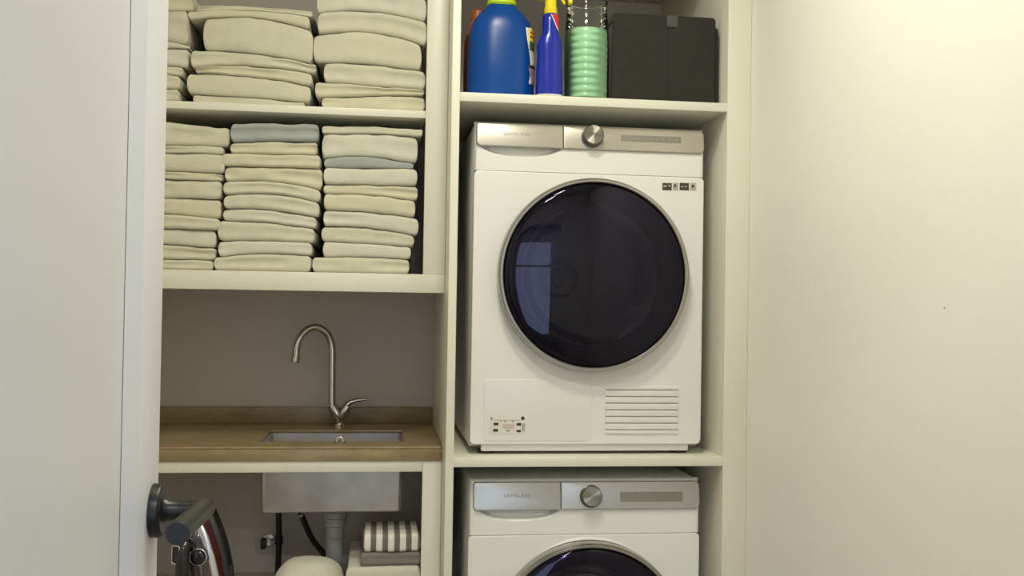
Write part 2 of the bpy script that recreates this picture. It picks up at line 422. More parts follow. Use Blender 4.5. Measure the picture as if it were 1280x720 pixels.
# ------------------------------------------------------------------ base cabinet, counter, sink, tap
ZCT, ZCB, ZRB = .929, .8924, .8635
B2 = .119
bc = empty('base_cabinet', (-.35, LY, 0), 'open white base cabinet under the sink counter', 'cabinet')
def bb(*a, **k): return sb(*a, parent=bc, **k)
bb('top_rail', sx0 + .0202, B2 - .0003, LY, LY + .02, ZRB, ZCB - .0005)
bb('face_stile', B2, A0 - .0008, LY, LY + .02, 0, ZCB - .0005)
bb('side_panel', sx0, sx0 + .02, LY, BY - .001, 0, ZCB - .0005)
bb('shelf', sx0 + .0202, A0 - .0015, LY + .0205, BY - .001, .462, .480)
bb('bottom_panel', sx0 + .0202, A0 - .0015, LY + .0205, BY - .001, .08, .098)
bb('plinth', sx0 + .0202, B2 - .0003, LY + .04, LY + .055, 0, .0795)

SX0, SX1, SY0, SY1 = -.2995, .072, 2.7385, 2.972
ct = empty('countertop', (-.35, LY, ZCB), 'tan speckled stone countertop with upstand and sink cutout', 'countertop')
def ring_slab():
    ox0, ox1, oy0, oy1 = sx0, A0 - .001, LY - .004, BY - .001
    X = [ox0, SX0, SX1, ox1]; Y = [oy0, SY0, SY1, oy1]
    c = ct.location; V = []; idx = {}
    for k, z in enumerate((ZCB, ZCT)):
        for j, y in enumerate(Y):
            for i, x in enumerate(X):
                idx[i, j, k] = len(V); V.append((x - c.x, y - c.y, z - c.z))
    Fc = []
    for i in range(3):
        for j in range(3):
            if (i, j) == (1, 1): continue
            for k in (0, 1): Fc.append((idx[i, j, k], idx[i + 1, j, k], idx[i + 1, j + 1, k], idx[i, j + 1, k]))
    for i in range(3):
        for j in (0, 3): Fc.append((idx[i, j, 0], idx[i + 1, j, 0], idx[i + 1, j, 1], idx[i, j, 1]))
        for ii in (0, 3): Fc.append((idx[ii, i, 0], idx[ii, i + 1, 0], idx[ii, i + 1, 1], idx[ii, i, 1]))
    for j in (1, 2): Fc.append((idx[1, j, 0], idx[2, j, 0], idx[2, j, 1], idx[1, j, 1]))
    for i in (1, 2): Fc.append((idx[i, 1, 0], idx[i, 2, 0], idx[i, 2, 1], idx[i, 1, 1]))
    for q in range(len(V)):
        if abs(V[q][2]) < 1e-5: V[q] = (V[q][0], V[q][1], ZCT - .007 - c.z)
    o = mk('slab', V, Fc, 'counter_stone', ct)
    md = o.modifiers.new('bevel', 'BEVEL'); md.width = .0025; md.segments = 2; md.limit_method = 'ANGLE'
ring_slab()
sb('front_edge', sx0, A0 - .001, LY - .004, LY + .03, ZCB, ZCT - .0069, parent=ct, m='counter_stone', bev=.0005)
sb('upstand', sx0, A0 - .001, BY - .021, BY - .0012, ZCT + .0002, .9785, parent=ct, m='counter_stone', bev=.001)

sk = empty('sink', ((SX0 + SX1) / 2, (SY0 + SY1) / 2, .741), 'rectangular brushed steel undermount sink bowl', 'sink')
def sink_bowl():
    hx, hy = (SX1 - SX0) / 2 - .002, (SY1 - SY0) / 2 - .002; H = ZCT - .007 - .741 - .0006
    def R(ix, rad, z):
        pts = rrect(-hx + ix, hx - ix, -hy + ix, hy - ix, (rad,) * 4, 6)
        return [(x, y, z) for x, y in pts]
    rings = [R(-.018, .02, H), R(0, .012, H), R(.003, .012, .012), R(.005, .012, .008), R(.012, .012, .005), R(.12, .005, .0035),
             R(.12, .005, 0), R(.005, .012, 0), R(.0015, .012, .003), R(.0005, .012, .010), R(-.0022, .012, H - .003), R(-.018, .02, H - .003)]
    V = [p for r in rings for p in r]; n = len(rings[0]); Fc = []
    for i in range(len(rings)):
        if i == 5: continue
        a, b = i, (i + 1) % len(rings)
        for j in range(n):
            k = (j + 1) % n; Fc.append((a * n + j, a * n + k, b * n + k, b * n + j))
    Fc.append(tuple(5 * n + j for j in range(n))); Fc.append(tuple(6 * n + j for j in range(n)))
    mk('bowl', V, Fc, 'steel', sk, 35)
sink_bowl()
lathe_z('drain', [(.04, .0042), (.04, .006), (.03, .0055), (.01, .005)], 'chrome', sk)
lathe_z('drain_nut', [(.045, -.0005), (.045, -.012), (.034, -.02), (.034, -.035)], 'pipe_grey', sk)

fb = at(424, 531, 3.065)
fz = ZCT
fa = empty('sink_tap', (fb.x, 3.065, ZCT), 'chrome gooseneck sink tap with a side lever', 'tap')
def fl_(u, v, Y=3.065): p = at(u, v, Y); return Vector((p.x - fb.x, Y - 3.065, p.z - fz))
lathe_z('base', [(.017, .0003), (.017, .004), (.013, .007), (.012, .015)], 'chrome', fa)
tip = fl_(423.5, 527); neck = fl_(415, 506); lvp = fl_(435, 507)
tube('body', [Vector((0, 0, .004)), tip + Vector((-.002, 0, .004)), (tip + neck) / 2 + Vector((.004, -.001, 0)), neck], [.011, .0155, .0185, .012], 'tap_chrome', fa, n=24)
# spout: riser then arc towards the sink
pts = [neck]
r_top = fl_(415.5, 440); pts += [neck.lerp(r_top, k / 4) for k in range(1, 5)]
c0 = fl_(393.5, 440); rad = (r_top - c0).length
nx = fl_(372, 440)
for k in range(1, 17):
    a = math.pi * k / 16 * 1.03
    d = (r_top - c0).normalized()
    pts.append(c0 + d * rad * math.cos(a) + Vector((0, -.035 * (1 - math.cos(a)) / 2, rad * 1.45 * math.sin(a))))
sp_end = pts[-1] + Vector((-.001, -.001, -.006)); pts.append(sp_end)
tube('spout', pts, .0105, 'tap_chrome', fa, n=20)
tube('aerator', [sp_end, sp_end + Vector((-.0015, -.001, -.012)), sp_end + Vector((-.002, -.001, -.016))], [.0122, .0125, .0115], 'tap_chrome', fa, n=20)
lp = [tip + Vector((0, 0, .006)), lvp.lerp(tip, .45), lvp]
lever_body = tube('lever_body', lp, [.0095, .0165, .012], 'tap_chrome', fa, n=20)
le = [fl_(434, 506), fl_(438, 502.5), fl_(446, 500.2), fl_(458, 499.5)]
tube('lever', le, [.008, .0075, .006, .0035], 'tap_chrome', fa, n=14)

# small chrome plug on the counter edge in front of the sink
pp = at(424.5, 556, LY + .045)
pg = empty('sink_plug', (pp.x, 2.702, ZCT), 'small chrome strainer plug lying on the counter before the sink', 'sink plug')
lathe_z('cup', [(.018, .0004), (.0185, .003), (.014, .005), (.011, .0052)], 'chrome', pg)
tube('handle', [Vector((.0085 * math.cos(a), 0, .005 + .0115 * math.sin(a))) for a in [math.pi * k / 12 for k in range(13)]], .0024, 'chrome', pg, n=10)

# plumbing under the sink
dcx, dcy = (SX0 + SX1) / 2, (SY0 + SY1) / 2
p0 = at(418.5, 660, dcy)
dp = empty('drain_pipe', (p0.x, dcy, .4805), 'grey plastic drain pipe running down from the sink', 'pipe')
sk.children[1].location.x = p0.x - sk.location.x; sk.children[2].location.x = p0.x - sk.location.x
lathe_z('tube', [(.024, 0), (.024, .17), (.0255, .172), (.0255, .2), (.0295, .203), (.0295, .2245)], 'pipe_grey', dp)
lathe_z('collar', [(.0305, .215), (.032, .217), (.032, .2235), (.030, .2240)], 'pipe_grey', dp, cap0=False, cap1=False)
hs = empty('water_hose', (0, 0, 0), 'thin black hose slanting down behind the drain pipe', 'hose')
a, b = at(377, 645, 2.95), at(409, 697, 3.02); mid = (a + b) / 2 + Vector((-.006, 0, -.006))
hs.location = (b.x, b.y, .481)
q = [a + Vector((-.006, -.002, .018)), a, mid, b, b + Vector((.012, .01, -.03)), Vector((b.x + .025, b.y + .02, .4905))]
def crom(ps, n=6):
    ps = [Vector(p) for p in ps]; out = []
    for i in range(len(ps) - 1):
        p0_, p1, p2, p3 = ps[max(i - 1, 0)], ps[i], ps[i + 1], ps[min(i + 2, len(ps) - 1)]
        for k in range(n):
            t_ = k / n
            out.append(.5 * ((2 * p1) + (p2 - p0_) * t_ + (2 * p0_ - 5 * p1 + 4 * p2 - p3) * t_ ** 2 + (3 * p1 - p0_ - 3 * p2 + p3) * t_ ** 3))
    out.append(ps[-1]); return out
tube('hose_tube', [p - hs.location for p in crom(q)], .0085, 'hose_black', hs, n=12)
tube('ferrule', [q[0] - hs.location + Vector((-.002, 0, .006)), q[0] - hs.location, q[1] - hs.location], [.0095, .0098, .0098], 'steel', hs, n=14)
vp = at(348, 690, 3.12)
vh = empty('wall_hose', (vp.x, 3.12, .481), 'straight black hose hanging along the taupe back wall beside a valve', 'hose')
tube('hose_tube', [Vector((0, 0, .0)), Vector((.001, 0, .1)), Vector((-.002, 0, .2)), Vector((-.002, .0, .33)), Vector((.004, -.01, .40))], .0085, 'hose_black', vh, n=12)
tube('hose_nut', [Vector((0.001, 0, .09)), Vector((.001, 0, .115))], .0115, 'dark_plastic', vh, n=8)
vv = at(336, 676, 3.15)
va = empty('stop_valve', (vv.x, BY, vv.z), 'small stop valve with dark knob on the wall under the sink', 'valve')
lathe_y('escutcheon', [(.02, -.0006), (.019, -.004), (.012, -.006)], 'steel', va, n=24, cap0=True, cap1=True)
lathe_y('valve_stem', [(.009, -.006), (.009, -.03)], 'chrome', va, n=16, cap0=True, cap1=True)
box('knob', -.020, -.004, -.05, -.03, -.016, .016, 'dark_plastic', va, bev=.004)
tube('outlet', [Vector((-.002, -.022, 0)), Vector((.02, -.026, .001)), Vector((.022, -.028, .0))], [.007, .007, .006], 'chrome', va, n=12)

# ------------------------------------------------------------------ washing machine and dryer
TILT = .16      # control panels lean back a little
def fascia(parent, x0, x1, z0, z1, scoop, m):
    """top front strip; a real hollow is pressed in below the drawer front"""
    nx_, nz_ = 120, 44; V = []; Fc = []
    xc, hw, ztop, hh = scoop
    for j in range(nz_ + 1):
        z = z0 + (z1 - z0) * j / nz_
        for i in range(nx_ + 1):
            x = x0 + (x1 - x0) * i / nx_
            y = 0
            e = min(x - x0, x1 - x); r = .010
            if e < r: y = max(y, r - math.sqrt(max(0, r * r - (r - e) ** 2)))
            e = z1 - z
            if e < r: y = max(y, r - math.sqrt(max(0, r * r - (r - e) ** 2)))
            tt = abs(x - xc) / hw
            if tt < 1:
                zb = ztop - hh * (1 - tt ** 3.2)
                if z > zb:
                    f = min(1, (z - zb) / .006); f = f * f * (3 - 2 * f)
                    g_ = max(0, min(1, (1 - tt) / .12))
                    dpt = .017 * f * g_
                    if z > ztop + .008: dpt *= max(0, 1 - (z - ztop - .008) / .006)
                    y += dpt
            if z > ztop: y += TILT * (z - ztop)
            V.append((x, y, z))
    n = nx_ + 1
    for j in range(nz_):
        for i in range(nx_): Fc.append((j * n + i, j * n + i + 1, (j + 1) * n + i + 1, (j + 1) * n + i))
    # back skirt
    b0 = len(V); per = [i for i in range(n)] + [j * n + nx_ for j in range(1, nz_ + 1)] + [nz_ * n + i for i in range(nx_ - 1, -1, -1)] + [j * n for j in range(nz_ - 1, 0, -1)]
    for k in per: V.append((V[k][0], .028, V[k][2]))
    L = len(per)
    for k in range(L): Fc.append((per[k], per[(k + 1) % L], b0 + (k + 1) % L, b0 + k))
    Fc.append(tuple(b0 + k for k in range(L)))
    return mk('fascia', V, Fc, m, parent, 35)

def ray_rr(ang, cx, cz, x0, x1, z0, z1, r):
    """distance from (cx,cz) along ang to a rounded rectangle"""
    dxx, dzz = math.cos(ang), math.sin(ang); lo, hi = 0, 2.0
    def inside(x, z):
        if x < x0 or x > x1 or z < z0 or z > z1: return False
        qx = min(max(x, x0 + r), x1 - r); qz = min(max(z, z0 + r), z1 - r)
        return (x - qx) ** 2 + (z - qz) ** 2 <= r * r + 1e-12
    for _ in range(44):
        mid_ = (lo + hi) / 2
        if inside(cx + dxx * mid_, cz + dzz * mid_): lo = mid_
        else: hi = mid_
    return lo

def machine(name, loc, H, label, cat, dryer):
    t = empty(name, loc, label, cat)
    cx, Yf, zb = loc
    def lc(u, v, dy=0): p = at(u, v, Yf + dy); return p.x - cx, p.z - zb
    W = .30
    z_seam = H - (.126 if dryer else .139)
    z_bot = .026
    hx, hz = (.0075, H - .386) if dryer else (.0075, H - .400)
    R0 = .246
    # cabinet shell open to the front
    out = lambda ins, y: [(x, y, z) for x, z in rrect(-W + ins, W - ins, .018 + ins, H - .001 - ins, (.006, .006, .012, .012), 5)]
    loft('cabinet', [out(.003, .0285), out(0, .034), out(0, .565), out(.004, .57), out(.02, .568), out(.02, .036), out(.004, .0285)], 'appliance_white', t, 40, cap0=False, cap1=False)
    box('back_panel', -W + .02, W - .02, 0.555, .567, .04, H - .022, 'appliance_white', t, bev=0)
    # front panel with the round opening
    n = 180; angs = [2 * math.pi * k / n for k in range(n)]
    for X_, Z_ in ((-W, z_bot), (W, z_bot), (W, z_seam), (-W, z_seam)):
        a_ = math.atan2(Z_ - hz, X_ - hx) % (2 * math.pi)
        for d_ in (-.03, -.015, 0, .015, .03): angs.append(a_ + d_)
    angs = sorted(a_ % (2 * math.pi) for a_ in angs)
    def orr(ins, r, y):
        return [(hx + math.cos(a_) * ray_rr(a_, hx, hz, -W + ins, W - ins, z_bot + ins, z_seam - ins, r), y, hz + math.sin(a_) * ray_rr(a_, hx, hz, -W + ins, W - ins, z_bot + ins, z_seam - ins, r)) for a_ in angs]
    def cir(r, y): return [(hx + r * math.cos(a_), y, hz + r * math.sin(a_)) for a_ in angs]
    HR = .225
    loft('front_panel', [cir(HR, .027), orr(.0, .012, .027), orr(0, .012, .003), orr(.0009, .0115, .0009), orr(.003, .0105, 0), orr(.0045, .010, 0), cir(HR + .024, 0), cir(HR + .02, 0), cir(HR, .004), cir(HR, .027)], 'appliance_white', t, 40, cap0=False, cap1=False)
    # fascia with drawer hollow
    if dryer:
        (sxa, sz0), (sxb, _), (_, sz1) = lc(601, 183.5), lc(702, 186), lc(660, 196.5)
    else:
        (sxa, sz0), (sxb, _), (_, sz1) = lc(596, 637), lc(702, 638), lc(640, 650.5)
    fascia(t, -W, W, z_seam + (.0003 if dryer else .0010), H, ((sxa + sxb) / 2, (sxb - sxa) / 2, sz0, sz0 - sz1), 'appliance_white')
    # control panel
    silver = 'panel_silver' if dryer else 'panel_silver_washer'
    if dryer: xl, xs, xr, zt, zl = lc(595, 170)[0], lc(704, 170)[0], lc(880, 175)[0] , H - .004, lc(650, 184.5)[1]
    else: xl, xs, xr, zt, zl = lc(591.5, 615)[0], lc(701, 615)[0], lc(880.5, 615)[0], H - .006, lc(650, 637.5)[1]
    xr = min(xr, W - .0015); xl = max(xl, -W + .004)
    zl2 = zl
    cp = plate('control_panel', rrect(xs + .0006, xr, zl2, zt, (.0008, .014, .012, .0008), 6), -.0075, .004, silver, t, bev=.003, tilt=TILT, z0=zl2)
    dr = plate('drawer_front', rrect(xl, xs - .0006, zl2, zt, (.012, .0008, .0008, .006), 6), -.0085, .004, silver, t, bev=.003, tilt=TILT, z0=zl2)
    tx = lc(646, 168) if dryer else lc(646.5, 619.5)
    lt = text('lettering', 'SAMSUNG', .012, (tx[0], -.0087, tx[1]), 'letter_grey', dr, width=.068)
    for v in lt.data.vertices: v.co.y += TILT * (v.co.z - zl2)
    # dial
    dcx_, dcz_ = lc(740, 171.5) if dryer else lc(738, 620)
    dl = tag(empty('dial', (dcx_, -.0075 + TILT * (dcz_ - zl2) - .003, dcz_)), 'round brushed metal dial'); dl.parent = t; dl.rotation_euler = (-math.atan(TILT), 0, 0)
    lathe_y('dial_body', [(.0285, 0), (.0285, -.002), (.0262, -.003), (.0260, -.0195), (.0245, -.0205)], 'dial_rim', dl, n=48, cap0=True)
    lathe_y('dial_face', [(.0245, -.0205), (.0240, -.0209), (.0008, -.0209)], 'dial_metal', dl, n=64, cap1=True)
    # display window with faint print
    (ax, az), (bx, bz) = (lc(776, 168.5), lc(851, 179.5)) if dryer else (lc(775, 615), lc(853, 626.5))
    ds = plate('display', rrect(ax, bx, bz, az, (.001,) * 4, 2), -.0082, -.004, 'display_grey', t, bev=.0004, tilt=TILT, z0=zl2)
    rnd = random.Random(5)
    def pm(x0, x1, z0, z1):
        yy = TILT * ((z0 + z1) / 2 - zl2); box('print_mark', x0, x1, -.0086 + yy, -.0081 + yy, z0, z1, 'display_print', ds, bev=0)
    for k in range(9):
        xx = ax + .008 + k * (bx - ax - .016) / 8.5; wd = rnd.uniform(.006, .013)
        pm(xx, xx + wd * .8, az - .0085, az - .006)
        pm(xx, xx + wd * .6, bz + .006, bz + .008)
    # door
    dO = tag(empty('door', (hx, 0, hz)), 'round dark glass porthole door with silver rim'); dO.parent = t
    lathe_y('rim', [(R0 - .004, -.0006), (R0, -.004), (R0, -.030), (R0 - .0015, -.036), (R0 - .005, -.0395), (R0 - .010, -.0395), (R0 - .0125, -.037), (R0 - .0130, -.012), (R0 - .012, -.001)], 'chrome_ring', dO, n=128)
    lathe_y('glass', [(R0 - .0135, -.0335), (R0 - .0155, -.0365), (R0 - .020, -.0392), (R0 - .027, -.0412)] + [(rr_, -.0412 - (math.sqrt(1.4 ** 2 - rr_ ** 2) - math.sqrt(1.4 ** 2 - (R0 - .027) ** 2))) for rr_ in [(R0 - .027) * (1 - k / 14) for k in range(1, 14)] + [.001]], 'door_glass', dO, n=128, smooth=60)
    lathe_y('gasket', [(R0 - .0135, -.012), (R0 - .03, -.008), (R0 - .062, .004), (R0 - .066, .03), (R0 - .062, .05)], 'gasket', dO, n=96, smooth=60)
    lathe_y('inner_bowl', [(R0 - .067, .0), (R0 - .09, .05), (R0 - .12, .085), (R0 - .17, .10), (.001, .102)], 'bowl_glass', dO, n=96, smooth=60)
    # drum
    du = tag(empty('drum', (hx, 0, hz)), 'metal drum seen dimly through the glass'); du.parent = t
    lathe_y('drum_wall', [(.21, .05), (.245, .075), (.25, .09), (.25, .46), (.235, .48), (.001, .485)], 'drum_metal', du, n=96, smooth=30)
    lathe_y('hub', [(.06, .484), (.058, .470), (.045, .466), (.044, .474), (.026, .474), (.024, .462), (.001, .460)], 'drum_metal', du, n=48)
    for k in range(3):
        a_ = math.radians(95 + 120 * k); d_ = Vector((math.cos(a_), 0, math.sin(a_))); s_ = Vector((-d_.z, 0, d_.x))
        rg = []
        for y in (.10, .13, .40, .44):
            hh_ = .05 if .11 < y < .42 else .015; ww = .028
            rg.append([d_ * .251 + s_ * ww + Vector((0, y, 0)), d_ * (.251 - hh_) + s_ * ww * .35 + Vector((0, y, 0)), d_ * (.251 - hh_) - s_ * ww * .35 + Vector((0, y, 0)), d_ * .251 - s_ * ww + Vector((0, y, 0))])
        loft('lifter', rg, 'drum_metal', du, 30)
    # base: plinth strip and feet
    box('kick_strip', -W + .03, W - .03, .010, .03, .008, .0255, 'appliance_white', t, bev=.003)
    for fx in (-.255, .255):
        for fy in (.05, .52):
            o = lathe_z('foot', [(.022, 0), (.022, .008), (.016, .011), (.012, .0178)], 'dark_plastic', t, cx=fx, cy=fy, n=24)
    if dryer:
        # lower access flap
        (ax, az), (bx, bz) = lc(605, 474), lc(738.5, 551)
        fp = rrect(ax, bx, bz, az, (.006,) * 4, 5)
        plate('access_flap', fp, -.0016, .0, 'appliance_white', t, bev=.0012)
        # vents: slats standing proud of a grey grille, thin slots between them
        rows_ = [lc(757, 487.3 + k * 8.33)[1] for k in range(7)]; vx0, vx1 = lc(757, 510)[0], lc(847, 510)[0]
        box('grille', vx0, vx1, -.0006, .0, rows_[6] - .002, rows_[0] + .002, 'print_grey', t, bev=0)
        gp = .0013
        for k in range(8):
            zt_ = rows_[k - 1] - gp if k else rows_[0] + .010; zb_ = rows_[k] + gp if k < 7 else rows_[6] - .010
            plate('slat', rrect(vx0 - .001, vx1 + .001, zb_, zt_, (.0006,) * 4, 2), -.0036, .0, 'appliance_white', t, bev=.0012)
        # energy style mark strip, upper right: two dark squares with paler ones between
        (ax, az), (bx, bz) = lc(827, 227), lc(871, 239)
        st = plate('sticker', rrect(ax, bx, bz, az, (.001,) * 4, 2), -.0006, -.0001, 'white_label', t, bev=.0002)
        for u0, u1, m_ in ((828, 839.5, 'print_dark'), (841, 847.5, 'print_grey'), (849.5, 861, 'print_dark'), (863, 869.5, 'print_grey')):
            (ax, az), (bx, bz) = lc(u0, 228.6), lc(u1, 238)
            sq = box('printed_square', ax, bx, -.0009, -.0006, bz, az, m_, st, bev=0)
        for u0, v0, u1, v1, m_ in ((829.5, 231.5, 833, 234, 'print_grey'), (835.5, 231, 838, 233.5, 'print_grey'), (851, 232.6, 854, 234.3, 'print_grey'), (855.5, 232.6, 858.5, 234.3, 'print_grey'),
                                   (842.5, 230.5, 845, 233.8, 'print_dark'), (864.5, 231, 867.5, 234.5, 'print_dark')):
            (ax, az), (bx, bz) = lc(u0, v0), lc(u1, v1)
            box('printed_square', ax, bx, -.0012, -.0009, bz, az, m_, st, bev=0)
        # care-symbol sticker on the flap
        (ax, az), (bx, bz) = lc(612, 519), lc(657.5, 543)
        st = plate('sticker', rrect(ax, bx, bz, az, (.002,) * 4, 3), -.0021, -.0016, 'white_label', t, bev=.0003)
        for u0, v0, u1, v1, m_ in ((612.8, 521, 616, 525, 'print_grey'), (651.2, 520.5, 655.5, 525, 'print_dark'), (616.8, 528.2, 623, 531.6, 'print_dark'), (616.2, 536, 622.5, 539.5, 'print_dark'),
                                   (645.5, 528.6, 651.5, 532, 'print_dark'), (645.5, 537.2, 651, 540.2, 'print_dark'), (625.5, 525, 627, 527.5, 'print_grey'), (630, 525, 632.5, 528, 'print_grey'), (639.5, 525, 642.5, 527.6, 'print_grey'),
                                   (632, 536.5, 637.5, 539.5, 'print_grey'), (628, 529.5, 643, 535.5, 'print_pink'), (618, 524.6, 650, 525.4, 'print_grey'), (652.5, 529, 656, 539, 'print_grey')):
            (ax, az), (bx, bz) = lc(u0, v0), lc(u1, v1)
            plate('symbol', rrect(ax, bx, bz, az, (min(bx - ax, az - bz) * .3,) * 4, 3), -.0024, -.0021, m_, st, bev=.0001)
    else:
        # raised surround that lifts the seam over the door
        rr = []
        aa = [math.radians(90 + 31 * (k / 20 - .5) * 2) for k in range(21)]
        for r_, y_ in ((R0 + .001, .001), (R0 + .002, -.003), (R0 + .006, -.002), (R0 + .0095, .0005)):
            rr.append([(hx + (R0 + .0008 + (r_ - R0 - .0008) * max(.02, math.cos(math.pi * (k / 20 - .5)))) * math.cos(a_), y_ * max(.05, math.cos(math.pi * (k / 20 - .5))), hz + (R0 + .0008 + (r_ - R0 - .0008) * max(.02, math.cos(math.pi * (k / 20 - .5)))) * math.sin(a_)) for k, a_ in enumerate(aa)])
        loft('door_surround', rr, 'appliance_white', t, 40, cap0=False, cap1=False, closed=False)
    return t
MX = .2325 + .30
machine('tumble_dryer', (MX, TY + .0495, Z_LS1 + .0003), 1.7615 - Z_LS1, 'white front-loading tumble dryer with louvred lower corner on the tower shelf', 'dryer', True)
machine('washing_machine', (MX, TY + .0495, .0003), .8544, 'white front-loading washing machine standing under the dryer', 'washing machine', False)

# ------------------------------------------------------------------ towels
TFY = LY + .022
def towel(name, loc_xz, m, label, cat, group, seed, zlo, zhi, xl, xr, y0, y1, roll=1.0, nx=34, ny=16, pit=.0):
    """folded cloth slab between two height curves zlo(x), zhi(x); rounded fold at the front"""
    rnd = random.Random(seed); off = rnd.uniform(0, 100)
    xm, yb0 = (xl + xr) / 2, y0
    crs = rnd.choice((0, .004, .006, .008)) if name == 'folded_towel' else 0
    zbase = min(zlo(xl + (xr - xl) * k / 10) for k in range(11))
    def spread(n):
        out = []
        for k in range(n + 1):
            t_ = k / n; out.append(.5 - .5 * math.cos(math.pi * t_) if n < 5 else (t_ + .55 * (.5 - .5 * math.cos(math.pi * t_))) / 1.55)
        return out
    hmax = max(zhi(xl + (xr - xl) * k / 10) - zlo(xl + (xr - xl) * k / 10) for k in range(11))
    def rows(L, r_, n):
        e = [r_ * q_ for q_ in (0, .015, .06, .14, .27, .45, .7, 1.0)]
        inn = [r_ + (L - 2 * r_) * k / n for k in range(1, n)]
        return [q_ / L for q_ in e + inn + [L - q_ for q_ in reversed(e)]]
    us, vs = rows(xr - xl, min(.42 * hmax * roll, .013) + .001, 26), rows(y1 - y0, min(.45 * hmax, .012) + .001, 8)
    nx, ny = len(us) - 1, len(vs) - 1
    V = []; top = {}; bot = {}
    for j, v in enumerate(vs):
        for i, u in enumerate(us):
            x = xl + (xr - xl) * u
            a, b = zlo(x), zhi(x); h = max(b - a, .003)
            yf = y0 + .008 * noise.noise(Vector((x * 9 + off, seed * .37, 0))) + .003 * noise.noise(Vector((x * 35 + off, seed * .37, 7)))
            y = yf + (y1 - yf) * v
            xe = min(u, 1 - u) * (xr - xl); ye = min((y - yf), (y1 - y))
            rs = min(.42 * h * roll, .013) + .001; rf = min(.45 * h, .012) + .001
            def prof(e, r):
                q_ = min(max(e / r, 0), 1); return max(0, 1 - (1 - q_) ** 3.2) ** (1 / 3.2)
            s = prof(xe, rs) * prof(ye, rf)
            mid_ = (a + b) / 2; hh = h / 2 - .00035
            wob = .0030 * noise.noise(Vector((x * 24 + off, y * 22, seed * 1.7))) * min(1, h / .02)
            zt = mid_ + hh * s + min(0, wob); zl = mid_ - hh * s - min(0, -wob * .3)
            # soft end shape: sides bulge unevenly
            sxw = .006 * noise.noise(Vector((y * 8, seed * .9 + off, 3))) * (1 if u < .02 or u > .98 else max(0, 1 - min(u, 1 - u) * 20))
            if j < 2 and crs > 0: y += crs * (1 if j == 0 else .55) * max(0, min(1, .5 + 2.2 * noise.noise(Vector((x * 7 + off, seed * 2.3, 11)))))
            px = x + sxw - xm; py = y - yb0
            if i in (0, nx) or j in (0, ny):
                top[i, j] = bot[i, j] = len(V); V.append((px, py, mid_ - zbase))
            else:
                top[i, j] = len(V); V.append((px, py, zt - zbase))
                bot[i, j] = len(V); V.append((px, py, zl - zbase))
    Fc = []
    for j in range(ny):
        for i in range(nx):
            Fc.append((top[i, j], top[i + 1, j], top[i + 1, j + 1], top[i, j + 1]))
            f = (bot[i, j], bot[i, j + 1], bot[i + 1, j + 1], bot[i + 1, j])
            if set(f) != set(Fc[-1]): Fc.append(f)
    o = mk(name, V, Fc, m, None, 70)
    o.location = (xm, yb0, zbase)
    tag(o, label, cat, group)
    return o
def curve3(p):
    """smooth curve through three (x, z)"""
    (x0, z0), (x1, z1), (x2, z2) = p
    def f(x):
        if x <= x0: return z0 + (x - x0) * 0.0
        if x >= x2: return z2
        return z0 * (x - x1) * (x - x2) / ((x0 - x1) * (x0 - x2)) + z1 * (x - x0) * (x - x2) / ((x1 - x0) * (x1 - x2)) + z2 * (x - x0) * (x - x1) / ((x2 - x0) * (x2 - x1))
    return f
ORD = ['lowest', 'second from bottom', 'third from bottom', 'fourth from bottom', 'fifth from bottom', 'sixth from bottom', 'seventh from bottom', 'eighth from bottom', 'ninth from bottom', 'tenth from bottom']
def stack(zbase, ifaces, spans, mats, where, group, seed, depth=.36, ulm=None, words=None):
    """ifaces: list of (v_left, v_mid, v_right) pixel rows of each joint, bottom first"""
    ul = sum(s[0] for s in spans) / len(spans); ur = sum(s[1] for s in spans) / len(spans)
    curves = [lambda x: zbase + .0004]
    for v in ifaces:
        pts = [at(uu, vv_, TFY) for uu, vv_ in zip((ul, (ul + ur) / 2, ur), v)]
        f3 = curve3([(p.x, p.z) for p in pts]); ph = seed * 7.1 + len(curves) * 3.3
        curves.append(lambda x, f3=f3, ph=ph: f3(x) + .0020 * noise.noise(Vector((x * 16, ph, .5))) + .0008 * noise.noise(Vector((x * 55, ph, 4.5))))
    for k, (s, m) in enumerate(zip(spans, mats)):
        rnd = random.Random(seed * 31 + k)
        xa = at(s[0], 200 if zbase < 1.6 else 60, TFY).x + .0; xb = at(s[1], 200 if zbase < 1.6 else 60, TFY).x
        word = (words or {}).get(k, {'towel_cream': 'cream', 'towel_white': 'off-white', 'towel_ivory': 'ivory', 'towel_grey': 'grey'}[m])
        pos = 'topmost' if k == len(spans) - 1 else ORD[k]
        yy = TFY + rnd.uniform(-.006, .010)
        towel('folded_towel', None, m, f'folded {word} towel, {pos} in the {where}', 'towel', group, seed * 100 + k, curves[k], curves[k + 1], xa, xb, yy, yy + depth + rnd.uniform(-.02, .02))
cm, cw, ci, cg = 'towel_cream', 'towel_white', 'towel_ivory', 'towel_grey'
GU, GL = 'folded towels on the upper shelf', 'folded towels on the lower shelf'
stack(ZM1, [(111, 111, 112), (92, 92, 95), (74, 77, 85), (59.5, 59.5, 60), (40, 44, 56), (11, 12, 13), (-14, -14, -10)],
      [(104, 226), (108, 227), (108, 229), (105, 236), (105, 237), (106, 234), (108, 242)], [cm, ci, cm, cw, cm, cm, ci], 'upper-shelf stack half hidden by the door', GU, 1)
stack(ZM1, [(116.6, 121, 127), (91.5, 95.5, 107), (84.5, 81.8, 91.4), (62, 66.5, 79), (25, 22.5, 38), (14, 13, 21), (5, 7, 13)],
      [(241, 381), (233, 388), (245, 390), (239, 396), (254, 391), (234, 386), (246, 391)], [cm, cm, ci, cm, cm, ci, cm], 'middle stack on the upper shelf', GU, 2)
